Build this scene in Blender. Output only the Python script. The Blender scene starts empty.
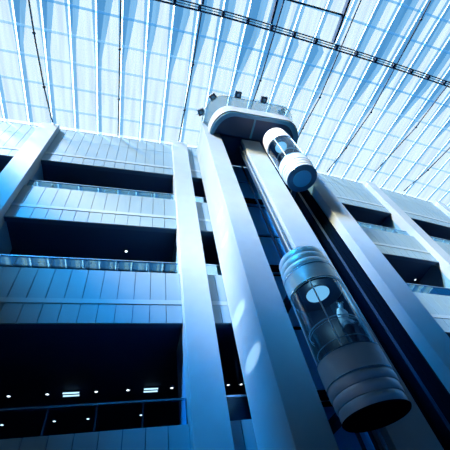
import bpy, math, random
from mathutils import Vector, Matrix
random.seed(7)
SC = bpy.context.scene
COL = SC.collection
ZO = 1.6                      # eye height; heights below are measured from the eye

# ------------------------------------------------------------------ materials
MATS = {}
def nt_new(name):
    m = bpy.data.materials.new(name); m.use_nodes = True
    nt = m.node_tree; nt.nodes.clear()
    out = nt.nodes.new('ShaderNodeOutputMaterial')
    MATS[name] = m
    return m, nt, out
def rgba(c): return (c[0], c[1], c[2], 1)
def pbr(name, c, rough=.6, metal=0., var=.0, scale=3., bump=0., spec=.5, stretch=None):
    m, nt, out = nt_new(name)
    b = nt.nodes.new('ShaderNodeBsdfPrincipled')
    b.inputs['Roughness'].default_value = rough
    b.inputs['Metallic'].default_value = metal
    b.inputs['Specular IOR Level'].default_value = spec
    b.inputs['Base Color'].default_value = rgba(c)
    if var or bump:
        tc = nt.nodes.new('ShaderNodeTexCoord'); mp = nt.nodes.new('ShaderNodeMapping')
        if stretch: mp.inputs['Scale'].default_value = stretch
        nt.links.new(tc.outputs['Object'], mp.inputs['Vector'])
        n = nt.nodes.new('ShaderNodeTexNoise'); n.inputs['Scale'].default_value = scale
        n.inputs['Detail'].default_value = 6
        nt.links.new(mp.outputs['Vector'], n.inputs['Vector'])
    if var:
        r = nt.nodes.new('ShaderNodeMix'); r.data_type = 'RGBA'
        r.inputs['A'].default_value = rgba([x * (1 - var) for x in c])
        r.inputs['B'].default_value = rgba([min(1, x * (1 + var)) for x in c])
        nt.links.new(n.outputs['Fac'], r.inputs['Factor'])
        nt.links.new(r.outputs['Result'], b.inputs['Base Color'])
    if bump:
        bp = nt.nodes.new('ShaderNodeBump'); bp.inputs['Strength'].default_value = bump
        bp.inputs['Distance'].default_value = .05
        nt.links.new(n.outputs['Fac'], bp.inputs['Height']); nt.links.new(bp.outputs['Normal'], b.inputs['Normal'])
    nt.links.new(b.outputs[0], out.inputs[0])
    return m
def emit(name, c, s):
    m, nt, out = nt_new(name)
    e = nt.nodes.new('ShaderNodeEmission'); e.inputs[0].default_value = rgba(c); e.inputs[1].default_value = s
    nt.links.new(e.outputs[0], out.inputs[0]); return m
def thin_glass(name, tint, refl=(.8, .9, 1), base=.08, rough=.02, blend=.35):
    m, nt, out = nt_new(name)
    t = nt.nodes.new('ShaderNodeBsdfTransparent'); t.inputs[0].default_value = rgba(tint)
    g = nt.nodes.new('ShaderNodeBsdfGlossy'); g.inputs['Color'].default_value = rgba(refl)
    g.inputs['Roughness'].default_value = rough
    lw = nt.nodes.new('ShaderNodeLayerWeight'); lw.inputs['Blend'].default_value = blend
    ad = nt.nodes.new('ShaderNodeMath'); ad.operation = 'ADD'; ad.use_clamp = True; ad.inputs[1].default_value = base
    nt.links.new(lw.outputs['Fresnel'], ad.inputs[0])
    mx = nt.nodes.new('ShaderNodeMixShader')
    nt.links.new(ad.outputs[0], mx.inputs[0]); nt.links.new(t.outputs[0], mx.inputs[1]); nt.links.new(g.outputs[0], mx.inputs[2])
    nt.links.new(mx.outputs[0], out.inputs[0]); return m
def sheet(name, transl, transp, fac, var=0.):
    """translucent roof sheet: part diffuse transmission, part clear"""
    m, nt, out = nt_new(name)
    a = nt.nodes.new('ShaderNodeBsdfTranslucent'); a.inputs[0].default_value = rgba(transl)
    b = nt.nodes.new('ShaderNodeBsdfTransparent'); b.inputs[0].default_value = rgba(transp)
    if var:
        tc = nt.nodes.new('ShaderNodeTexCoord'); mp = nt.nodes.new('ShaderNodeMapping')
        mp.inputs['Scale'].default_value = (2.2, .12, 1)
        n = nt.nodes.new('ShaderNodeTexNoise'); n.inputs['Scale'].default_value = 1.6; n.inputs['Detail'].default_value = 3
        cr = nt.nodes.new('ShaderNodeValToRGB')
        cr.color_ramp.elements[0].position = .35; cr.color_ramp.elements[0].color = rgba([x * (1 - var) for x in transl])
        cr.color_ramp.elements[1].position = .6; cr.color_ramp.elements[1].color = rgba(transl)
        nt.links.new(tc.outputs['Object'], mp.inputs[0]); nt.links.new(mp.outputs[0], n.inputs[0])
        nt.links.new(n.outputs['Fac'], cr.inputs[0]); nt.links.new(cr.outputs[0], a.inputs[0])
    mx = nt.nodes.new('ShaderNodeMixShader'); mx.inputs[0].default_value = fac
    nt.links.new(a.outputs[0], mx.inputs[1]); nt.links.new(b.outputs[0], mx.inputs[2])
    nt.links.new(mx.outputs[0], out.inputs[0]); return m

pbr('concrete', (.22, .34, .43), .6, var=.07, scale=2.2, bump=.08)
pbr('cladding', (.125, .25, .335), .5, var=.06, scale=.8)
pbr('ledge', (.20, .33, .42), .4, var=.04)
pbr('joint', (.02, .08, .18), .8)
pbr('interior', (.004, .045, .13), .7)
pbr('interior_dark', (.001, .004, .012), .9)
pbr('jamb', (.08, .27, .5), .6)
pbr('canopy_white', (.28, .38, .46), .35, var=.03)
pbr('rim_blue', (.03, .22, .42), .4)
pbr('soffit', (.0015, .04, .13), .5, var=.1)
pbr('shaft_panel', (.03, .34, .75), .5, spec=.3, var=.2, scale=1.2)
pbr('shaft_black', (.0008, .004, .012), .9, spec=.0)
pbr('rail_metal', (.35, .6, .8), .25, metal=.9)
pbr('rail_dark', (.008, .035, .08), .5, spec=.2)
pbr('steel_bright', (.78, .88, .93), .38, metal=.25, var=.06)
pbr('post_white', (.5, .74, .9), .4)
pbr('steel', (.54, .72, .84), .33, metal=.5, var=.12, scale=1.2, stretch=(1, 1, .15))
pbr('steel_collar', (.42, .62, .75), .4, metal=.3)
pbr('car_dark', (.002, .015, .045), .4)
pbr('car_under', (.006, .13, .32), .55)
pbr('car_under_disc', (.02, .42, .85), .5)
pbr('truss_dark', (.006, .05, .13), .5)
pbr('beam_blue', (.012, .12, .28), .5)
pbr('cable_dark', (.004, .03, .08), .5)
pbr('floor_stone', (.02, .06, .12), .4, var=.3, scale=.6)
pbr('purlin_pale', (.35, .6, .85), .6)
pbr('roof_unseen', (.05, .12, .2), .8)
pbr('shirt', (.8, .9, .97), .8)
pbr('trousers', (.01, .03, .07), .8)
pbr('skin', (.25, .42, .55), .6)
pbr('hair', (.004, .01, .02), .6)
pbr('lamp_black', (.006, .04, .10), .4)
pbr('lamp_lens', (.12, .35, .55), .1)
emit('lamp_disc', (.22, .52, .80), 1.25)
emit('down_glow', (.75, .92, 1), 3.2)
emit('tube_glow', (.45, .78, 1), 1.6)
thin_glass('car_glass', (.62, .84, .96), base=.05, blend=.32)
thin_glass('rail_glass', (.3, .62, .85), refl=(.35, .72, .95), base=.38, rough=.03)
thin_glass('rail_glass_clear', (.8, .92, .98), refl=(.3, .6, .85), base=.02, rough=.03, blend=.2)
sheet('parapet_glass', (.32, .46, .5), (.93, .97, 1), .62)
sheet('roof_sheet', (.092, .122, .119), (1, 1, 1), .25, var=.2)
sheet('roof_shade', (.018, .042, .056), (.9, .97, 1), .6, var=.25)
sheet('roof_half_shade', (.034, .072, .092), (1, 1, 1), .42, var=.2)
sheet('purlin_glow', (.03, .10, .16), (.4, .7, .95), .7)
sheet('purlin_faint', (.10, .22, .28), (.6, .78, .92), .75)
sheet('rib_glow', (.20, .28, .29), (1, 1, 1), .02)

# ------------------------------------------------------------------ mesh builder
class MB:
    def __init__(s): s.v = []; s.f = []
    def poly(s, pts, faces):
        n = len(s.v); s.v += [tuple(p) for p in pts]; s.f += [tuple(n + i for i in f) for f in faces]; return s
    def box(s, x0, x1, y0, y1, z0, z1, W=None):
        P = [(x, y, z) for z in (z0, z1) for y in (y0, y1) for x in (x0, x1)]
        if W: P = [W(p) for p in P]
        return s.poly(P, [(0, 2, 3, 1), (4, 5, 7, 6), (0, 1, 5, 4), (2, 6, 7, 3), (0, 4, 6, 2), (1, 3, 7, 5)])
    def prism(s, outline, z0, z1, caps=True):
        n = len(outline)
        P = [(x, y, z0) for x, y in outline] + [(x, y, z1) for x, y in outline]
        F = [(i, (i + 1) % n, (i + 1) % n + n, i + n) for i in range(n)]
        if caps: F += [tuple(range(n - 1, -1, -1)), tuple(range(n, 2 * n))]
        return s.poly(P, F)
    def loft(s, rings, closed=True, caps=False):
        n = len(rings[0]); P = [p for r in rings for p in r]; F = []
        for k in range(len(rings) - 1):
            for i in range(n if closed else n - 1):
                j = (i + 1) % n
                F.append((k * n + i, k * n + j, (k + 1) * n + j, (k + 1) * n + i))
        if caps: F += [tuple(range(n - 1, -1, -1)), tuple(range((len(rings) - 1) * n, len(rings) * n))]
        return s.poly(P, F)
    def lathe(s, c, prof, n=48, caps=True, closed=False):
        rings = [[(c[0] + r * math.cos(2 * math.pi * i / n), c[1] + r * math.sin(2 * math.pi * i / n), z) for i in range(n)] for r, z in prof]
        if closed: rings.append(rings[0])
        return s.loft(rings, caps=caps and not closed)
    def tube(s, pts, r, n=8, closed=False):
        pts = [Vector(p) for p in pts]; rings = []
        m = len(pts)
        for i, p in enumerate(pts):
            a = pts[(i - 1) % m] if (closed or i > 0) else p
            b = pts[(i + 1) % m] if (closed or i < m - 1) else p
            d = (b - a).normalized()
            u = d.cross(Vector((0, 0, 1)));  u = u.normalized() if u.length > 1e-4 else Vector((1, 0, 0))
            w = d.cross(u)
            rings.append([tuple(p + r * (math.cos(2 * math.pi * k / n) * u + math.sin(2 * math.pi * k / n) * w)) for k in range(n)])
        if closed: rings.append(rings[0])
        return s.loft(rings, caps=not closed)
    def ball(s, c, r, n=10):
        prof = [(max(r * math.sin(math.pi * i / n), .001), c[2] - r * math.cos(math.pi * i / n)) for i in range(n + 1)]
        return s.lathe(c, prof, n * 2)
    def build(s, name, mat, parent=None, origin=None, smooth=False, bevel=0):
        o3 = Vector(parent_origin(parent)) if parent is not None else Vector(origin or (0, 0, 0))
        me = bpy.data.meshes.new(name)
        me.from_pydata([tuple(Vector(p) - o3) for p in s.v], [], s.f)
        import bmesh
        bm = bmesh.new(); bm.from_mesh(me); bmesh.ops.recalc_face_normals(bm, faces=bm.faces); bm.to_mesh(me); bm.free()
        me.materials.append(MATS[mat])
        if smooth:
            me.polygons.foreach_set('use_smooth', [True] * len(me.polygons))
            me.set_sharp_from_angle(angle=math.radians(38))
        ob = bpy.data.objects.new(name, me); COL.objects.link(ob)
        if bevel:
            b = ob.modifiers.new('bevel', 'BEVEL'); b.width = bevel; b.segments = 2; b.limit_method = 'ANGLE'
        if parent is not None: ob.parent = parent
        else: ob.location = o3 + Vector((0, 0, ZO))
        return ob
ORIG = {}
def parent_origin(p):
    if p in ORIG: return ORIG[p]
    q = p
    while q.parent is not None: q = q.parent
    return ORIG.get(q, tuple(Vector(q.location) - Vector((0, 0, ZO))))
def tag(o, label=None, cat=None, group=None, kind=None):
    if label: o['label'] = label
    if cat: o['category'] = cat
    if group: o['group'] = group
    if kind: o['kind'] = kind
    return o
def thing(name, loc, label, cat, group=None):
    o = bpy.data.objects.new(name, None); COL.objects.link(o)
    o.empty_display_size = .2
    o.location = Vector(loc) + Vector((0, 0, ZO)); ORIG[o] = tuple(loc)
    return tag(o, label, cat, group)

# ------------------------------------------------------------------ plan of the building
RZ = 23.5
def g(x):
    t = max(0., x - 4.); return .045 * t + .002 * t * t
def W(p): return (p[0], p[1] + g(p[0]), p[2])
def M(x0, v, z=RZ):           # roof grid: rib at x0 on the facade, v = depth
    t = max(0., x0 - 4.)
    return (x0 + .010 * t * (10 - v), v + g(x0) * (.57 + .43 * (v - 1) / 9), z)

# ------------------------------------------------------------------ floor
tag(MB().box(-40, 60, -40, 40, -1.9, -1.6).build('floor', 'floor_stone'), kind='structure')

# ------------------------------------------------------------------ columns of the facade
COLX = [-15.35, -6.5, 2.35, 11.2, 20.05, 28.9, 37.75]
def column(xc, label):
    t = thing('concrete_column', (xc, 10 + g(xc), -1.6), label, 'column', 'tall concrete columns of the gallery wall')
    MB().box(xc - .55, xc + .55, 9.6, 10.35, -1.6, 23.35, W).build('shaft', 'concrete', t, bevel=.02)
    MB().box(xc - .50, xc + .50, 10.35, 12.2, -1.6, 23.35, W).build('rear_fin', 'jamb', t)
column(COLX[1], 'pale concrete column at the far left, running diagonally up to the glass roof')
column(COLX[2], 'pale upright concrete column just left of the lift tower')
column(COLX[4], 'slender pale concrete column leaning across the wall right of the lift tower')
column(COLX[5], 'pale concrete column top at the far right edge under the glass roof')

# ------------------------------------------------------------------ facade bands
T = {0: 1.62, 1: 7.32, 2: 13.02, 3: 18.72}           # opening heads
P = {1: 3.90, 2: 9.88, 3: 15.76, 4: 23.45}           # parapet tops
PIT = .61
def panels(x0, x1, z0, z1):
    m = MB(); x = x1
    while x > x0 + .02:
        a = max(x0, x - PIT)
        m.box(a + .012, x - .012, 10.0, 10.06, z0 + .012, z1 - .012, W)
        x -= PIT
    return m
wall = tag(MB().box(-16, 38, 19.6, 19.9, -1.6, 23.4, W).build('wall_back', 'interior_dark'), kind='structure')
wf = bpy.data.objects.new('wall_front', None); COL.objects.link(wf); ORIG[wf] = (0, 10, -1.6)
wf.location = (0, 10, 0); wf['kind'] = 'structure'
def long_box(m, x0, x1, *a):
    n = max(1, int((x1 - x0) / 2))
    for i in range(n): m.box(x0 + (x1 - x0) * i / n, x0 + (x1 - x0) * (i + 1) / n, *a, W)
for b in range(len(COLX) - 1):
    x0, x1 = COLX[b] + .55, COLX[b + 1] - .55
    for k in (0, 1, 2, 3):
        t, p = T[k], P[k + 1]
        m = MB(); long_box(m, x0, x1, 10.06, 10.3, t, p); m.build('wall_core', 'joint', wf)
        led = (t + (.85 if k < 3 else .82), t + (1.06 if k < 3 else 1.06))
        panels(x0, x1, t, led[0]).build('lower_panels', 'cladding', wf)
        l = MB(); long_box(l, x0, x1, 9.975, 10.06, led[0], led[1]); l.build('ledge', 'ledge', wf)
        if k < 3: panels(x0, x1, led[1], p).build('upper_panels', 'cladding', wf)
        else:
            panels(x0, x1, led[1], 22.0).build('upper_panels', 'cladding', wf)
            panels(x0, x1, 22.0, p).build('top_panels', 'cladding', wf)
        # storey slab with its ceiling
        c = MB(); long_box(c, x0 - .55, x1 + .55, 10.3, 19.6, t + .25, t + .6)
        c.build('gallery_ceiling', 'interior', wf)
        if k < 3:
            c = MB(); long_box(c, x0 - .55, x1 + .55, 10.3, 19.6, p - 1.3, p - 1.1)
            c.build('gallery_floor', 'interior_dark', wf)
# dark partitions closing the deep galleries at the ends
for x in (-16.0, 37.9):
    m = MB(); m.box(x - .1, x, 10.3, 19.6, -1.6, 23.4, W); tag(m.build('wall_left' if x < 0 else 'wall_right', 'interior_dark'), kind='structure')

# ------------------------------------------------------------------ glass balustrades
def balustrade(b, k, label):
    x0, x1 = COLX[b] + .57, COLX[b + 1] - .57
    p = P[k]
    t = thing('glass_balustrade', ((x0 + x1) / 2, 10.18 + g((x0 + x1) / 2), p), label, 'balustrade', 'glass balustrades of the galleries')
    n = 6; w = (x1 - x0) / n
    for i in range(n):
        a, c = x0 + w * i, x0 + w * (i + 1)
        MB().box(a + .02, c - .02, 10.15, 10.17, p + .0, p + .74, W).build('glass_pane', 'rail_glass' if k > 1 else 'rail_glass_clear', t)
    for i in range(n + 1):
        a = x0 + w * i
        MB().box(max(x0, a - .02), min(x1, a + .02), 10.19, 10.24, p, p + .74, W).build('post', 'rail_metal', t)
    m = MB(); long_box(m, x0, x1, 10.12, 10.2, p + .74, p + .79); m.build('handrail', 'rail_metal', t)
wh = {0: 'left of the far left column', 1: 'between the far left column and the upright column', 2: 'behind the lift tower, glimpsed beside the upright column',
      3: 'right of the lift tower', 4: 'beyond the slender right column'}
lv = {1: 'lowest', 2: 'middle', 3: 'top'}
for b, k in ((1, 1), (1, 2), (1, 3), (2, 1), (2, 2), (2, 3), (3, 2), (3, 3), (4, 3)):
    balustrade(b, k, 'clear glass balustrade of the %s gallery %s' % (lv[k], wh[b]))

# ------------------------------------------------------------------ gallery lamps
def downlight(x, y, z, label, grp='small round downlights in the lowest gallery'):
    t = thing('downlight', (x, y, z), label, 'light', grp)
    MB().lathe((x, y), [(.07, z), (.11, z), (.11, z + .06), (.07, z + .06)], 16, closed=True).build('ring', 'rail_dark', t)
    MB().lathe((x, y), [(.068, z + .01), (.068, z + .05)], 16).build('lens', 'down_glow', t)
front_row = ['leftmost', 'second from the left', None, 'third from the left', 'fourth from the left', 'fifth from the left, beside the column',
             'sixth from the left, seen past the column', 'rightmost, against the lift tower']
fx = [-4.35, -3.01, -1.21, .03, 1.85, 4.38, 4.99]
fn = ['leftmost', 'second from the left', 'just right of the left tube light', 'just left of the right tube light', 'just left of the upright column',
      'first past the upright column', 'second past the upright column']
Z1 = T[1] + .25 - .06
for x, n in zip(fx, fn):
    k = Z1 / 6.9
    downlight(x * k, 13.95 * k, Z1, 'small downlight in the lowest gallery, front row, ' + n)
for x, n in zip([-4.96, -2.96, -1.59, .71], ['leftmost', 'second', 'third', 'rightmost']):
    k = Z1 / 6.9
    downlight(x * k, 16.35 * k, Z1, 'small downlight below the lowest gallery handrail, rear row, ' + n)
for x0, x1, n in ((-2.45, -1.85, 'left'), (.68, 1.26, 'right')):
    k = Z1 / 6.9
    x0 *= k; x1 *= k; y = 14.0 * k
    t = thing('tube_light', ((x0 + x1) / 2, y, Z1), 'short bright blue-white tube light, the %s one of two in the dark lowest gallery' % n, 'light', 'tube lights in the lowest gallery')
    MB().box(x0 - .03, x1 + .03, y - .18, y + .18, Z1 + .01, Z1 + .05).build('housing', 'rail_dark', t)
    for dy in (-.12, .12):
        MB().tube([(x0, y + dy, Z1 - .02), (x1, y + dy, Z1 - .02)], .03).build('tube', 'tube_glow', t)
downlight(-.62, 11.9, T[2] + .19, 'single bright downlight above the middle gallery glass, left of the upright column', 'lone gallery downlights')
downlight(19.0, 13.1, T[2] + .19, 'nearer bright lamp in the dark middle gallery right of the lift tower', 'pair of lamps in the right middle gallery')
downlight(19.3, 13.8, T[2] + .19, 'farther bright lamp in the dark middle gallery right of the lift tower', 'pair of lamps in the right middle gallery')

# ------------------------------------------------------------------ lift tower
def pier(x0, x1, y0, y1, label, mat='concrete', top=20.34):
    o = MB().box(x0, x1, y0, y1, -1.6, top).build('elevator_pier', mat, origin=((x0 + x1) / 2, (y0 + y1) / 2, -1.6), bevel=.02)
    return tag(o, label, 'pier', 'concrete piers of the lift tower')
pier(3.65, 4.69, 7.54, 9.9, 'broad pale concrete pier forming the left side of the lift tower, with sun streaks')
pier(6.15, 7.45, 7.54, 8.15, 'pale central concrete pier between the two lift shafts', top=20.3)
pier(9.30, 10.33, 7.54, 9.9, 'pale concrete pier forming the right side of the lift tower')
# shaft back panels with open joints
t = thing('shaft_lining', (7, 9.9, -1.6), 'dark blue metal lining of the lift shaft behind the central pier', 'shaft lining')
zz = -1.6; i = 0
while zz < 20.3:
    z2 = min(zz + 2.85, 20.75)
    MB().box(4.72, 9.2, 9.72, 9.80, zz + .06, z2 - .14).build('lining_panel', 'shaft_panel', t)
    zz += 2.85
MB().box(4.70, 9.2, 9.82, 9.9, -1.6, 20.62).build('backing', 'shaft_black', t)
t = thing('shaft_side_shade', (9.25, 9, -1.6), 'black sheet for the shade on the inner side of the right lift pier', 'shaft lining')
MB().box(9.21, 9.295, 8.02, 9.9, -1.6, 20.3).build('shade_sheet', 'shaft_black', t)  # dark sheet put where the pier's inner face lies in shade
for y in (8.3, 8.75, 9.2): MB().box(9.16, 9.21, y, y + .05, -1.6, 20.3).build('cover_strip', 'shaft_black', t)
def guide(x, y, label, w=.05, mat='rail_metal', n=7):
    t = thing('guide_rail', (x, y, -1.6), label, 'rail', 'vertical guide rails of the lifts')
    MB().box(x - w / 2, x + w / 2, y - .02, y + .02, -1.6, 20.3).build('flange', mat, t)
    MB().box(x - .012, x + .012, y - .09, y - .02, -1.6, 20.3).build('blade', mat, t)
guide(6.02, 7.75, 'thin bright guide rail beside the left edge of the central pier', .03)
guide(6.02, 8.05, 'thin dark guide rail behind the bright one left of the central pier', .06, 'rail_dark')
guide(6.55, 9.3, 'dark guide rail in the middle of the left lift shaft', .12, 'rail_dark')
guide(7.56, 7.8, 'dark guide rail against the right edge of the central pier', .06, 'rail_dark')
guide(9.1, 8.6, 'thin guide rail in the black right lift shaft', .05, 'cable_dark')
# beams across the shaft
for j, z in enumerate((4.1, 9.8, 15.5)):
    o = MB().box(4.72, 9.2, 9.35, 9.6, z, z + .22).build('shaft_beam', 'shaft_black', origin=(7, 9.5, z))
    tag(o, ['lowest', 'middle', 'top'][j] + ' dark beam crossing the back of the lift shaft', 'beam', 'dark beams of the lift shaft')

# ------------------------------------------------------------------ canopy over the shafts
def outline(off=0., n=10, x0=4.0, x1=10.22, y0=5.89, yb=7.54, rx=1.3, ry=1.62):
    x0 -= off; x1 += off; y0 -= off
    pts = [(x0, yb)]
    for i in range(n + 1):
        a = math.pi / 2 * i / n
        pts.append((x0 + rx - rx * math.cos(a), y0 + ry - ry * math.sin(a)))
    for i in range(n + 1):
        a = math.pi / 2 * i / n
        pts.append((x1 - rx + rx * math.sin(a), y0 + ry - ry * math.cos(a)))
    pts.append((x1, yb))
    return pts
CZ = 20.35
cn = thing('tower_canopy', (7.1, 7.5, CZ), 'white rounded canopy with blue underside crowning the lift tower', 'canopy')
def ring3(off, z): return [(x, y, z) for x, y in outline(off)]
def wall_loft(o_in, o_out, z0, z1, f=None):
    """solid open band following the outline"""
    f = f or (0, 0)
    a, b, c, d = ring3(o_out, z0), ring3(o_out + f[1], z1), ring3(o_in + f[1], z1), ring3(o_in, z0)
    m = MB(); n = len(a); m.loft([a, b, c, d, a], closed=False)
    k = len(a)
    m.poly([a[0], b[0], c[0], d[0]], [(0, 1, 2, 3)]); m.poly([a[-1], b[-1], c[-1], d[-1]], [(3, 2, 1, 0)])
    return m
wall_loft(-.22, 0, CZ, CZ + .14).build('rim', 'rim_blue', cn, smooth=True)
wall_loft(-.18, .06, CZ + .14, 21.5).build('fascia', 'canopy_white', cn, smooth=True)
out = outline(-.18); out = out + [(9.29, 7.54), (9.29, 9.7), (4.70, 9.7), (4.70, 7.54)]
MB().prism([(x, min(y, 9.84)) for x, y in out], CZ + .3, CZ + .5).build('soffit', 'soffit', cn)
for a, b in ((3.65, 4.69), (9.30, 10.33)): MB().box(a, b, 7.545, 9.9, CZ, 22.6).build('pier_head', 'concrete', cn)
MB().box(6.78, 6.9, 6.1, 7.5, CZ + .22, CZ + .3).build('soffit_beam', 'rim_blue', cn)
MB().prism([(x, min(y, 9.84)) for x, y in out], 21.2, 21.4).build('deck', 'canopy_white', cn)
wall_loft(.0, .02, 21.5, 22.75, (0, .3)).build('glass_parapet', 'parapet_glass', cn, smooth=True)
wall_loft(-.01, .03, 22.75, 22.8, (0, 0)) 
top = MB(); pts = [(x, y, 22.77) for x, y in outline(.31)]; top.tube(pts, .022, 6); top.build('parapet_rail', 'canopy_white', cn)

fl = [(3.53, 6.99, -.5), (4.17, 5.83, -.8), (5.89, 5.39, -1.57), (7.83, 5.40, -1.57), (9.40, 6.0, -2.3)]
fnm = ['leftmost, at the left curve', 'second from the left, at the left curve', 'middle, on the straight front', 'fourth from the left, on the straight front', 'rightmost, at the right curve']
for (x, y, a), n in zip(fl, fnm):
    t = thing('floodlight', (x, y, 22.9), 'small square black floodlight on the canopy edge, ' + n, 'floodlight', 'floodlights around the tower canopy')
    c, s = math.cos(a), math.sin(a)
    # a = direction pointing outward; box axis
    def R(p, x=x, y=y, c=c, s=s): return (x + p[0] * c - p[1] * s, y + p[0] * s + p[1] * c, p[2])
    MB().box(-.23, .23, -.23, .23, 22.82, 23.02, R).build('housing', 'lamp_black', t, bevel=.02)
    MB().box(-.1, .1, -.1, .1, 22.805, 22.82, R).build('lens', 'lamp_lens', t)
    MB().box(-.36, -.23, -.03, .03, 22.78, 22.84, R).build('bracket', 'rail_metal', t)

# ------------------------------------------------------------------ glass lifts
def lift(X, Y, r, z0, z1, label, under=True, flip=0):
    h = z1 - z0
    t = thing('glass_elevator', (X, Y, z0), label, 'elevator', 'round glass lifts')
    zb1 = z0 + .72; zc1 = zb1 + .60; zg = z1 - 1.42; zc2 = z1 - .85
    # ribbed drums: rounded rolls
    def drum(za, zb, n, top):
        pr = [(.02, za)]
        for k in range(n):
            a, b = za + (zb - za) * k / n, za + (zb - za) * (k + 1) / n
            q = 1 - .03 * ((k if top else n - 1 - k))
            for u, w in ((.0, .976), (.14, .992), (.5, 1.0), (.86, .992), (.97, .976)):
                pr.append((r * w * q, a + (b - a) * u))
        pr.append((.02, zb))
        return MB().lathe((X, Y), pr, 64)
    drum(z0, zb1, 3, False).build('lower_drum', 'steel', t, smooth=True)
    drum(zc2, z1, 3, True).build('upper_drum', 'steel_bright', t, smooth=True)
    MB().lathe((X, Y), [(r * .3, zb1 + .0), (r * 1.0, zb1 + .0), (r * 1.0, zc1), (r * .3, zc1)], 64).build('lower_collar', 'steel_collar', t, smooth=True)
    MB().lathe((X, Y), [(r * .3, zg), (r * 1.0, zg), (r * 1.0, zc2), (r * .3, zc2)], 64).build('upper_collar', 'steel_bright', t, smooth=True)
    for z in (zc1, zg, zb1, zc2):
        MB().lathe((X, Y), [(r * .99, z - .012), (r * 1.015, z - .012), (r * 1.015, z + .012), (r * .99, z + .012)], 64, closed=True).build('trim_ring', 'rail_metal', t, smooth=True)
    MB().lathe((X, Y), [(r * .965, zc1 + .013), (r * .965, zg - .013)], 64, caps=False).build('glass_shell', 'car_glass', t, smooth=True)
    d = math.hypot(X, Y); ux, uy = -X / d, -Y / d
    def pos(ang, rr):
        c, s = math.cos(ang), math.sin(ang)
        return X + rr * (ux * c - uy * s), Y + rr * (ux * s + uy * c)
    for ang, w in ((0, .022), (1.3, .02), (1.75, .05), (-1.25, .014), (2.2, .02), (-2.2, .02)):  # widest white post is added for the bright reflection on the right
        x, y = pos(ang, r * .985)
        MB().tube([(x, y, zc1), (x, y, zg)], w, 8).build('mullion_or_sheen', 'post_white' if abs(ang) < 2 else 'rail_dark', t)
    # back wall of the cabin (dark) and doors
    arc = [pos((3.5 if under else 2.85) + (.9 if under else 1.5) * i / 16, r * .90) for i in range(17)]
    arc2 = [pos((3.5 if under else 2.85) + (.9 if under else 1.5) * i / 16, r * .93) for i in range(17)]
    MB().prism(arc + arc2[::-1], zc1, zg - .01).build('cabin_wall', 'car_dark', t, smooth=True)
    # handrails
    for z, w in ((zc1 + .88, .016), (zc1 + .80, .010), (zc1 + .28, .012)):
        pts = [(*pos(-1.9 + 3.8 * i / 28, r * .86), z) for i in range(29)]
        MB().tube(pts, w, 8).build('handrail', 'post_white', t)
    # ceiling with round lamp dish
    MB().lathe((X, Y), [(.01, zg - .06), (r * .93, zg - .06), (r * .93, zg - .01), (.01, zg - .01)], 48).build('ceiling_panel', 'car_dark', t)
    cx, cy = pos(.3, r * .16)
    MB().lathe((cx, cy), [(.01, zg - .22), (r * .25, zg - .20), (r * .42, zg - .12), (r * .43, zg - .08), (.01, zg - .07)], 40).build('lamp_dish', 'lamp_disc', t, smooth=True)
    MB().lathe((X, Y), [(.01, zc1 + .0), (r * .93, zc1 + .0), (r * .93, zc1 + .03), (.01, zc1 + .03)], 48).build('cabin_floor', 'car_dark', t)
    # underside; the lower lift's is coloured black for lying unlit
    MB().lathe((X, Y), [(.01, z0 - .03), (r * .93, z0 - .03), (r * .955, z0 + .0), (.01, z0 + .0)], 64).build('underside', 'car_under' if under else 'shaft_black', t)
    if under:
        MB().lathe((X, Y), [(.01, z0 - .05), (r * .58, z0 - .05), (r * .58, z0 - .03), (.01, z0 - .03)], 64).build('underside_disc', 'car_under_disc', t)
    pl = bpy.data.lights.new('cabin_light', 'POINT'); pl.energy = 20 if under else 15; pl.shadow_soft_size = .08; pl.color = (.35, .75, 1)
    po = bpy.data.objects.new('cabin_light', pl); COL.objects.link(po); po.location = (cx, cy, zg - .45 + ZO)
    return t, pos, zc1
L1, pos1, fl1 = lift(5.36, 6.68, .83, 2.45, 7.35, 'large round glass lift lower on the tower, carrying a passenger', under=False)
L2, pos2, fl2 = lift(7.97, 6.78, .855, 13.95, 19.1, 'small-looking round glass lift high under the canopy, its blue disc underside showing')
# guide shoes joining the lifts to the shaft
for (X, Y, z, L) in ((5.36, 6.68, 2.9, L1), (5.36, 6.68, 6.9, L1), (8.1, 6.78, 14.4, L2), (8.1, 6.78, 18.6, L2)):
    MB().box(X - .15, X + .15, Y + .7, 9.2, z, z + .18).build('guide_arm', 'rail_dark', L)

# ------------------------------------------------------------------ passenger
def skin_mesh(name, verts, edges, radii, mat, parent, root=0, sub=2):
    me = bpy.data.meshes.new(name)
    o3 = Vector(parent_origin(parent))
    me.from_pydata([tuple(Vector(v) - o3) for v in verts], edges, [])
    tmp = bpy.data.objects.new('tmp', me); COL.objects.link(tmp)
    sk = tmp.modifiers.new('s', 'SKIN')
    if not me.skin_vertices: me.skin_vertices.new(name='')
    for i, rr in enumerate(radii):
        d = me.skin_vertices[0].data[i]; d.radius = (rr if isinstance(rr, tuple) else (rr, rr)); d.use_root = (i == root)
    s = tmp.modifiers.new('u', 'SUBSURF'); s.levels = sub
    dg = bpy.context.evaluated_depsgraph_get(); dg.update()
    ev = tmp.evaluated_get(dg); m2 = bpy.data.meshes.new_from_object(ev)
    bpy.data.objects.remove(tmp)
    m2.materials.clear(); m2.materials.append(MATS[mat])
    m2.polygons.foreach_set('use_smooth', [True] * len(m2.polygons))
    o = bpy.data.objects.new(name, m2); COL.objects.link(o); o.parent = parent
    return o
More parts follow.
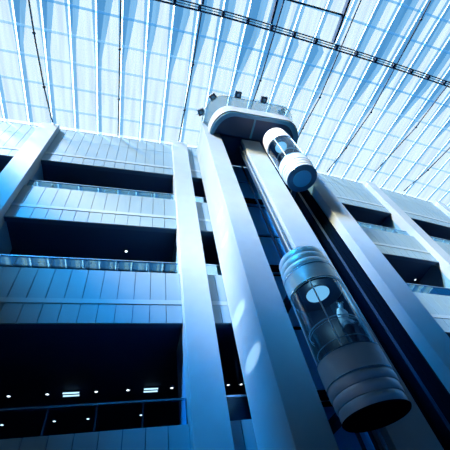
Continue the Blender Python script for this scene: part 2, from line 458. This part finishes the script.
def passenger():
    fz = fl1 + .03
    bx, by = pos1(2.0, .42)                 # standing near the glass, right half of the car
    t = thing('person', (bx, by, fz), 'person in light shirt and dark trousers standing at the handrail of the lower glass lift', 'person')
    fx_, fy_ = pos1(1.5, 1.4); d = Vector((fx_ - bx, fy_ - by, 0)).normalized()    # facing outward
    sd = Vector((-d.y, d.x, 0))
    def q(f, s, z): v = Vector((bx, by, fz)) + d * f + sd * s; return (v.x, v.y, fz + z)
    V = [q(0, 0, .90), q(.0, 0, 1.08), q(.03, 0, 1.27), q(.05, 0, 1.40), q(.07, 0, 1.47), q(.11, 0, 1.57), q(.12, 0, 1.66)]
    E_ = [(0, 1), (1, 2), (2, 3), (3, 4), (4, 5), (5, 6)]
    Rr = [(.15, .11), (.135, .10), (.16, .11), (.09, .075), (.05, .05), (.075, .085), (.07, .08)]
    def add(parent, pts, rs):
        prev = parent
        for p_, r_ in zip(pts, rs):
            V.append(q(*p_)); Rr.append((r_, r_)); E_.append((prev, len(V) - 1)); prev = len(V) - 1
        return prev
    hands = []
    for s in (1, -1):
        add(0, [(.0, .10 * s, .84), (.02, .11 * s, .48), (-.02, .11 * s, .10), (.0, .11 * s, .05), (.14, .13 * s, .035)], [.09, .062, .04, .04, .035])
        hands.append(add(3, [(.04, .19 * s, 1.36), (.10, .25 * s, 1.12), (.22, .17 * s, .97), (.26, .14 * s, .955)], [.055, .042, .030, .026]))
        for k in range(4):
            oy = .14 * s + (-.03 + .02 * k)
            add(hands[-1], [(.30, oy, .96), (.335, oy, .95), (.34, oy, .925)], [.0095, .009, .008])
        add(hands[-1], [(.27, (.14 - .05) * s, .95), (.295, (.14 - .06) * s, .93)], [.010, .008])
    skin_mesh('body', V, E_, Rr, 'skin', t)
    # shirt
    V = [q(0, 0, .92), q(.0, 0, 1.08), q(.03, 0, 1.27), q(.05, 0, 1.405)]; E_ = [(0, 1), (1, 2), (2, 3)]
    Rr = [(.175, .135), (.16, .125), (.185, .135), (.10, .085)]
    for s in (1, -1):
        add(3, [(.04, .19 * s, 1.365), (.10, .25 * s, 1.13), (.19, .19 * s, 1.00)], [.075, .058, .046])
    skin_mesh('shirt', V, E_, Rr, 'shirt', t)
    V = [q(0, 0, .93), q(0, 0, .86)]; E_ = [(0, 1)]; Rr = [(.17, .13), (.16, .12)]
    for s in (1, -1):
        add(1, [(.0, .10 * s, .80), (.02, .11 * s, .48), (-.02, .11 * s, .12)], [.105, .078, .062])
    skin_mesh('trousers', V, E_, Rr, 'trousers', t)
    for s in (1, -1):
        V = [q(-.05, .115 * s, .04), q(.05, .12 * s, .04), q(.16, .13 * s, .035)]
        skin_mesh('shoe', V, [(0, 1), (1, 2)], [.045, .045, .038], 'hair', t)
    V = [q(.08, 0, 1.60), q(.09, 0, 1.70), q(.13, 0, 1.73)]
    skin_mesh('hair', V, [(0, 1), (1, 2)], [(.088, .088), (.085, .085), (.06, .06)], 'hair', t)
    h = Vector(q(.17, 0, 1.62))
    MB().tube([tuple(h + d * .02 + Vector((0, 0, .03))), tuple(h + d * .045 - Vector((0, 0, .01)))], .012, 6).build('nose', 'skin', t)
    for s in (1, -1):
        MB().ball(tuple(h + sd * .03 * s + d * .018 + Vector((0, 0, .03))), .010, 6).build('eye', 'hair', t)
        MB().ball(tuple(h - d * .07 + sd * .078 * s), .018, 6).build('ear', 'skin', t)
    MB().tube([tuple(h + sd * .022 + d * .02 - Vector((0, 0, .045))), tuple(h - sd * .022 + d * .02 - Vector((0, 0, .045)))], .006, 6).build('mouth', 'hair', t)
passenger()

# ------------------------------------------------------------------ glass roof
KX = [2.4 + 1.475 * k for k in range(-11, 24)]
YN, YF = -3.6, 10.0
roof = bpy.data.objects.new('ceiling', None); COL.objects.link(roof); ORIG[roof] = (0, 0, RZ); roof.location = (0, 0, RZ + ZO); roof['kind'] = 'structure'
vs = [YN + (YF - YN) * i / 16 for i in range(17)]
HW = .05
for a, b in zip(KX[:-1], KX[1:]):
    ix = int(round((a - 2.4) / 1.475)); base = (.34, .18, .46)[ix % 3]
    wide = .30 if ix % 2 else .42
    parts = {'glazing_strip': ('roof_sheet', MB()), 'half_shade_strip': ('roof_half_shade', MB()), 'shade_strip': ('roof_shade', MB())}  # bluer, clearer bands put the ribs' soft shade into the glass
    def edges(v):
        """fractions across the strip: shade | half shade | white | half shade"""
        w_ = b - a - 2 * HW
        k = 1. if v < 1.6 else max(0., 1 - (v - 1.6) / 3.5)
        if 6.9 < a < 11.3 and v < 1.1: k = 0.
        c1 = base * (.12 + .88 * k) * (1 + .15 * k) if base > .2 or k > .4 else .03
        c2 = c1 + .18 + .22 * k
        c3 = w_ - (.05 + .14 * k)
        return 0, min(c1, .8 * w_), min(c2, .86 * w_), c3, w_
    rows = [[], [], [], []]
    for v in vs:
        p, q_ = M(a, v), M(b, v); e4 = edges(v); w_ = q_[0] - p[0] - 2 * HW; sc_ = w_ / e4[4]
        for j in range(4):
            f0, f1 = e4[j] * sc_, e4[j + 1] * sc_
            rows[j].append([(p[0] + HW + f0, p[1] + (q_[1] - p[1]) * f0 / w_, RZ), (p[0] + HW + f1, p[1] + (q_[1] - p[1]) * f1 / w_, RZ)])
    parts['shade_strip'][1].loft(rows[0], closed=False)
    parts['half_shade_strip'][1].loft(rows[1], closed=False); parts['half_shade_strip'][1].loft(rows[3], closed=False)
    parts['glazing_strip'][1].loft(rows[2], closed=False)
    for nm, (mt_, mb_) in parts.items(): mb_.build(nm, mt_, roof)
# purlins above the glazing
for v in [-2.25, -.7, 2.4, 3.95, 5.5, 7.05, 8.6]:
    m = MB()
    for a, b in zip(KX[:-1], KX[1:]):
        p, q_ = M(a, v), M(b, v)
        m.poly([(p[0], p[1] - .07, RZ + .03), (q_[0], q_[1] - .07, RZ + .03), (q_[0], q_[1] + .07, RZ + .03), (p[0], p[1] + .07, RZ + .03)], [(3, 2, 1, 0)])
    m.build('purlin', 'purlin_glow' if v < 3 else 'purlin_faint', roof)
# unseen opaque roof; first two pieces added to cut the suns low and left
MB().box(-60, 70, -60, YN - .02, RZ, RZ + .5).build('unseen_roof', 'roof_unseen', roof)
MB().box(-60, KX[0] - .1, YN, 12, RZ, RZ + .5).build('unseen_roof', 'roof_unseen', roof)
m = MB(); long_box(m, -16, 38, 10.0, 20.0, RZ, RZ + .5); m.build('unseen_roof', 'roof_unseen', roof)

# white ribs: V-shaped translucent channels under the glazing joints
for i, x in enumerate(KX):
    if x < -10.5: continue
    m = MB(); rows = []
    for v in vs:
        p = M(x, v); rows.append([(p[0] - HW, p[1], RZ), (p[0], p[1], RZ - .015), (p[0] + HW, p[1], RZ)])
    m.loft(rows, closed=False)
    n = i - 3
    o = m.build('roof_rib', 'rib_glow', origin=M(x, 10, RZ))
    cnt = ('first', 'second', 'third', 'fourth', 'fifth', 'sixth', 'seventh', 'eighth', 'ninth', 'tenth', 'eleventh', 'twelfth', 'thirteenth', 'fourteenth', 'fifteenth', 'sixteenth', 'seventeenth', 'eighteenth', 'nineteenth')
    if x < 3.6: lab, grp = 'glowing white roof rib, %s one left of the lift tower canopy' % cnt[int(round((2.4 - x) / 1.475))], 'white ribs left of the lift tower'
    elif x < 10.4: lab, grp = 'glowing white roof rib passing over the lift tower canopy, %s from the left' % cnt[int(round((x - 3.875) / 1.475))], 'white ribs over the lift tower'
    else: lab, grp = 'glowing white roof rib, %s one right of the lift tower canopy' % cnt[int(round((x - 11.25) / 1.475))], 'white ribs right of the lift tower'
    tag(o, lab, 'rib', grp)

# ------------------------------------------------------------------ truss
tr = thing('roof_truss', (5, 1.0, 23.0), 'long dark double-chord truss crossing below the glass roof', 'truss')
def TY(x): return .96 + .57 * g(x)
xs = [-3.0 + i * 1.475 for i in range(-3, 24)]
for dy, z, r in ((-.14, 23.3, .035), (.14, 23.3, .035), (-.14, 23.0, .035), (.16, 23.0, .04)):
    MB().tube([(x, TY(x) + dy, z) for x in xs], r, 8).build('chord', 'truss_dark', tr)
for x in KX:
    if x < -6: continue
    p = M(x, 1.0)
    MB().box(p[0] - .09, p[0] + .09, TY(p[0]) - .17, TY(p[0]) + .19, 22.98, 23.32).build('node_block', 'truss_dark', tr)
m = MB()
MB().tube([(x, TY(x), 23.15) for x in xs], .03, 8).build('centre_bar', 'rib_glow', tr)

# big beams running from the truss away from the wall
for x, n in ((2.55, 'left'), (7.0, 'middle'), (11.6, 'right')):
    o = MB().box(x - .07, x + .07, -3.6, TY(x) - .2, 23.05, 23.4).build('roof_beam', 'truss_dark', origin=(x, -1, 23.1))
    tag(o, 'dark blue beam meeting the truss at the top of the picture, the %s of three' % n, 'beam', 'dark roof beams beyond the truss')
o = MB().box(7.08, 11.52, -.62, -.52, 23.1, 23.35).build('roof_crossbar', 'truss_dark', origin=(9, -.57, 23.1))
tag(o, 'short dark crossbar joining two roof beams above the truss', 'beam')

# ------------------------------------------------------------------ tie rods
rods = [((-7.05, 2.6), (-6.42, 9.6), ((-6.97, 4.24), (-6.73, 7.28)), 'far left, pointing at the left column'),
        ((-2.12, 1.3), (-2.08, 9.9), ((-2.11, 4.16), (-2.09, 7.24)), 'second from the left, above the gallery wall'),
        ((2.6, 1.2), (2.32, 9.6), ((2.54, 4.18), (2.42, 7.24)), 'ending above the upright column'),
        ((7.55, -.8), (7.2, 6.6), ((7.38, 4.3),), 'running down behind the tower canopy'),
        ((12.57, -1.6), (11.5, 9.4), ((12.26, 4.59), (11.8, 7.1)), 'first to the right of the tower canopy'),
        ((17.44, -2.6), (15.5, 10.5), ((16.97, 4.93), (16.26, 8.11), (17.4, -1.5)), 'second to the right of the tower canopy'),
        ((22.4, 1.6), (20.15, 9.9), ((21.7, 5.4),), 'third to the right of the tower canopy'),
        ((27.4, 3.0), (24.3, 11.4), ((25.49, 8.94),), 'rightmost, near the right edge')]
for a, b, kn, n in rods:
    z = 23.28; s = z / RZ
    t = thing('tie_rod', (a[0] * s, a[1] * s, z), 'thin dark tie rod below the glass roof, ' + n, 'rod', 'dark tie rods under the roof')
    line = sorted([a, b] + list(kn), key=lambda p: p[1])
    MB().tube([(p[0] * s, p[1] * s, z) for p in line], .045, 8).build('rod', 'cable_dark', t)
    for k in kn:
        MB().ball((k[0] * s, k[1] * s, z), .095, 8).build('knot', 'cable_dark', t)
        MB().tube([(k[0] * s, k[1] * s, z), (k[0] * s + .03, k[1] * s, RZ - .005)], .02, 6).build('hanger', 'cable_dark', t)

# ------------------------------------------------------------------ light
w = bpy.data.worlds.new('World'); SC.world = w; w.use_nodes = True
nt = w.node_tree; bg = nt.nodes['Background']; bg.inputs[1].default_value = 1
tc = nt.nodes.new('ShaderNodeTexCoord'); sp = nt.nodes.new('ShaderNodeSeparateXYZ'); cr = nt.nodes.new('ShaderNodeValToRGB')
nt.links.new(tc.outputs['Generated'], sp.inputs[0]); nt.links.new(sp.outputs['Z'], cr.inputs[0]); nt.links.new(cr.outputs[0], bg.inputs[0])
cr.color_ramp.elements[0].position = .0; cr.color_ramp.elements[0].color = (.001, .008, .028, 1)
cr.color_ramp.elements[1].position = .6; cr.color_ramp.elements[1].color = (.03, .29, .72, 1)
e = cr.color_ramp.elements.new(.15); e.color = (.003, .04, .13, 1)
def sun(name, d, energy, ang, col):
    sd = bpy.data.lights.new(name, 'SUN'); sd.energy = energy; sd.angle = math.radians(ang); sd.color = col
    so = bpy.data.objects.new(name, sd); COL.objects.link(so); so.location = (-10, -12, 40)
    so.rotation_euler = Vector(d).to_track_quat('-Z', 'Y').to_euler()
sun('sun', (1.0, .775, -1), 55, 11, (1, .62, .32))
sun('sky_glow', (.74, .652, -1), 35, 11, (.01, .40, .92))
# added spots without fixtures, drawing sun streaks on the left pier's side
for i, (z, k, y, a, e_) in enumerate(((12.45, .32, 8.5, 1.3, 1.), (10.7, .30, 8.6, 1.3, 1.), (7.0, .12, 9.0, 1.9, 1.), (5.1, .04, 8.7, 1.9, .8))):
    sl = bpy.data.lights.new('added_streak_spot', 'SPOT'); sl.energy = 60000 * e_; sl.spot_size = math.radians(a); sl.spot_blend = .35; sl.shadow_soft_size = .05
    sl.color = (.9, .97, 1)
    so = bpy.data.objects.new('added_streak_spot', sl); COL.objects.link(so)
    src = Vector((-2, -8, z - k * (y + 8) + ZO)); so.location = src
    so.rotation_euler = (Vector((3.65, y, z + ZO)) - src).to_track_quat('-Z', 'Y').to_euler()

# ------------------------------------------------------------------ camera
R_ = ((0.9640250358438439, -0.2142388893059983, -0.157344935064997), (0.07753269251011843, 0.7928348088964051, -0.6044846130334454), (0.2542526536219579, 0.5705389242733532, 0.7809231229865407))
cd = bpy.data.cameras.new('camera'); cd.sensor_width = 36; cd.sensor_fit = 'HORIZONTAL'; cd.lens = 320.49 / 450 * 36
cam = bpy.data.objects.new('camera', cd); COL.objects.link(cam)
mt = Matrix.Identity(4)
for i in range(3):
    mt[i][0] = R_[0][i]; mt[i][1] = -R_[1][i]; mt[i][2] = -R_[2][i]
mt[2][3] = ZO
cam.matrix_world = mt
cd.clip_end = 300
SC.camera = cam
SC.view_settings.view_transform = 'Standard'; SC.view_settings.look = 'None'
SC.view_settings.exposure = 0; SC.view_settings.gamma = 1; SC.view_settings.use_curve_mapping = False
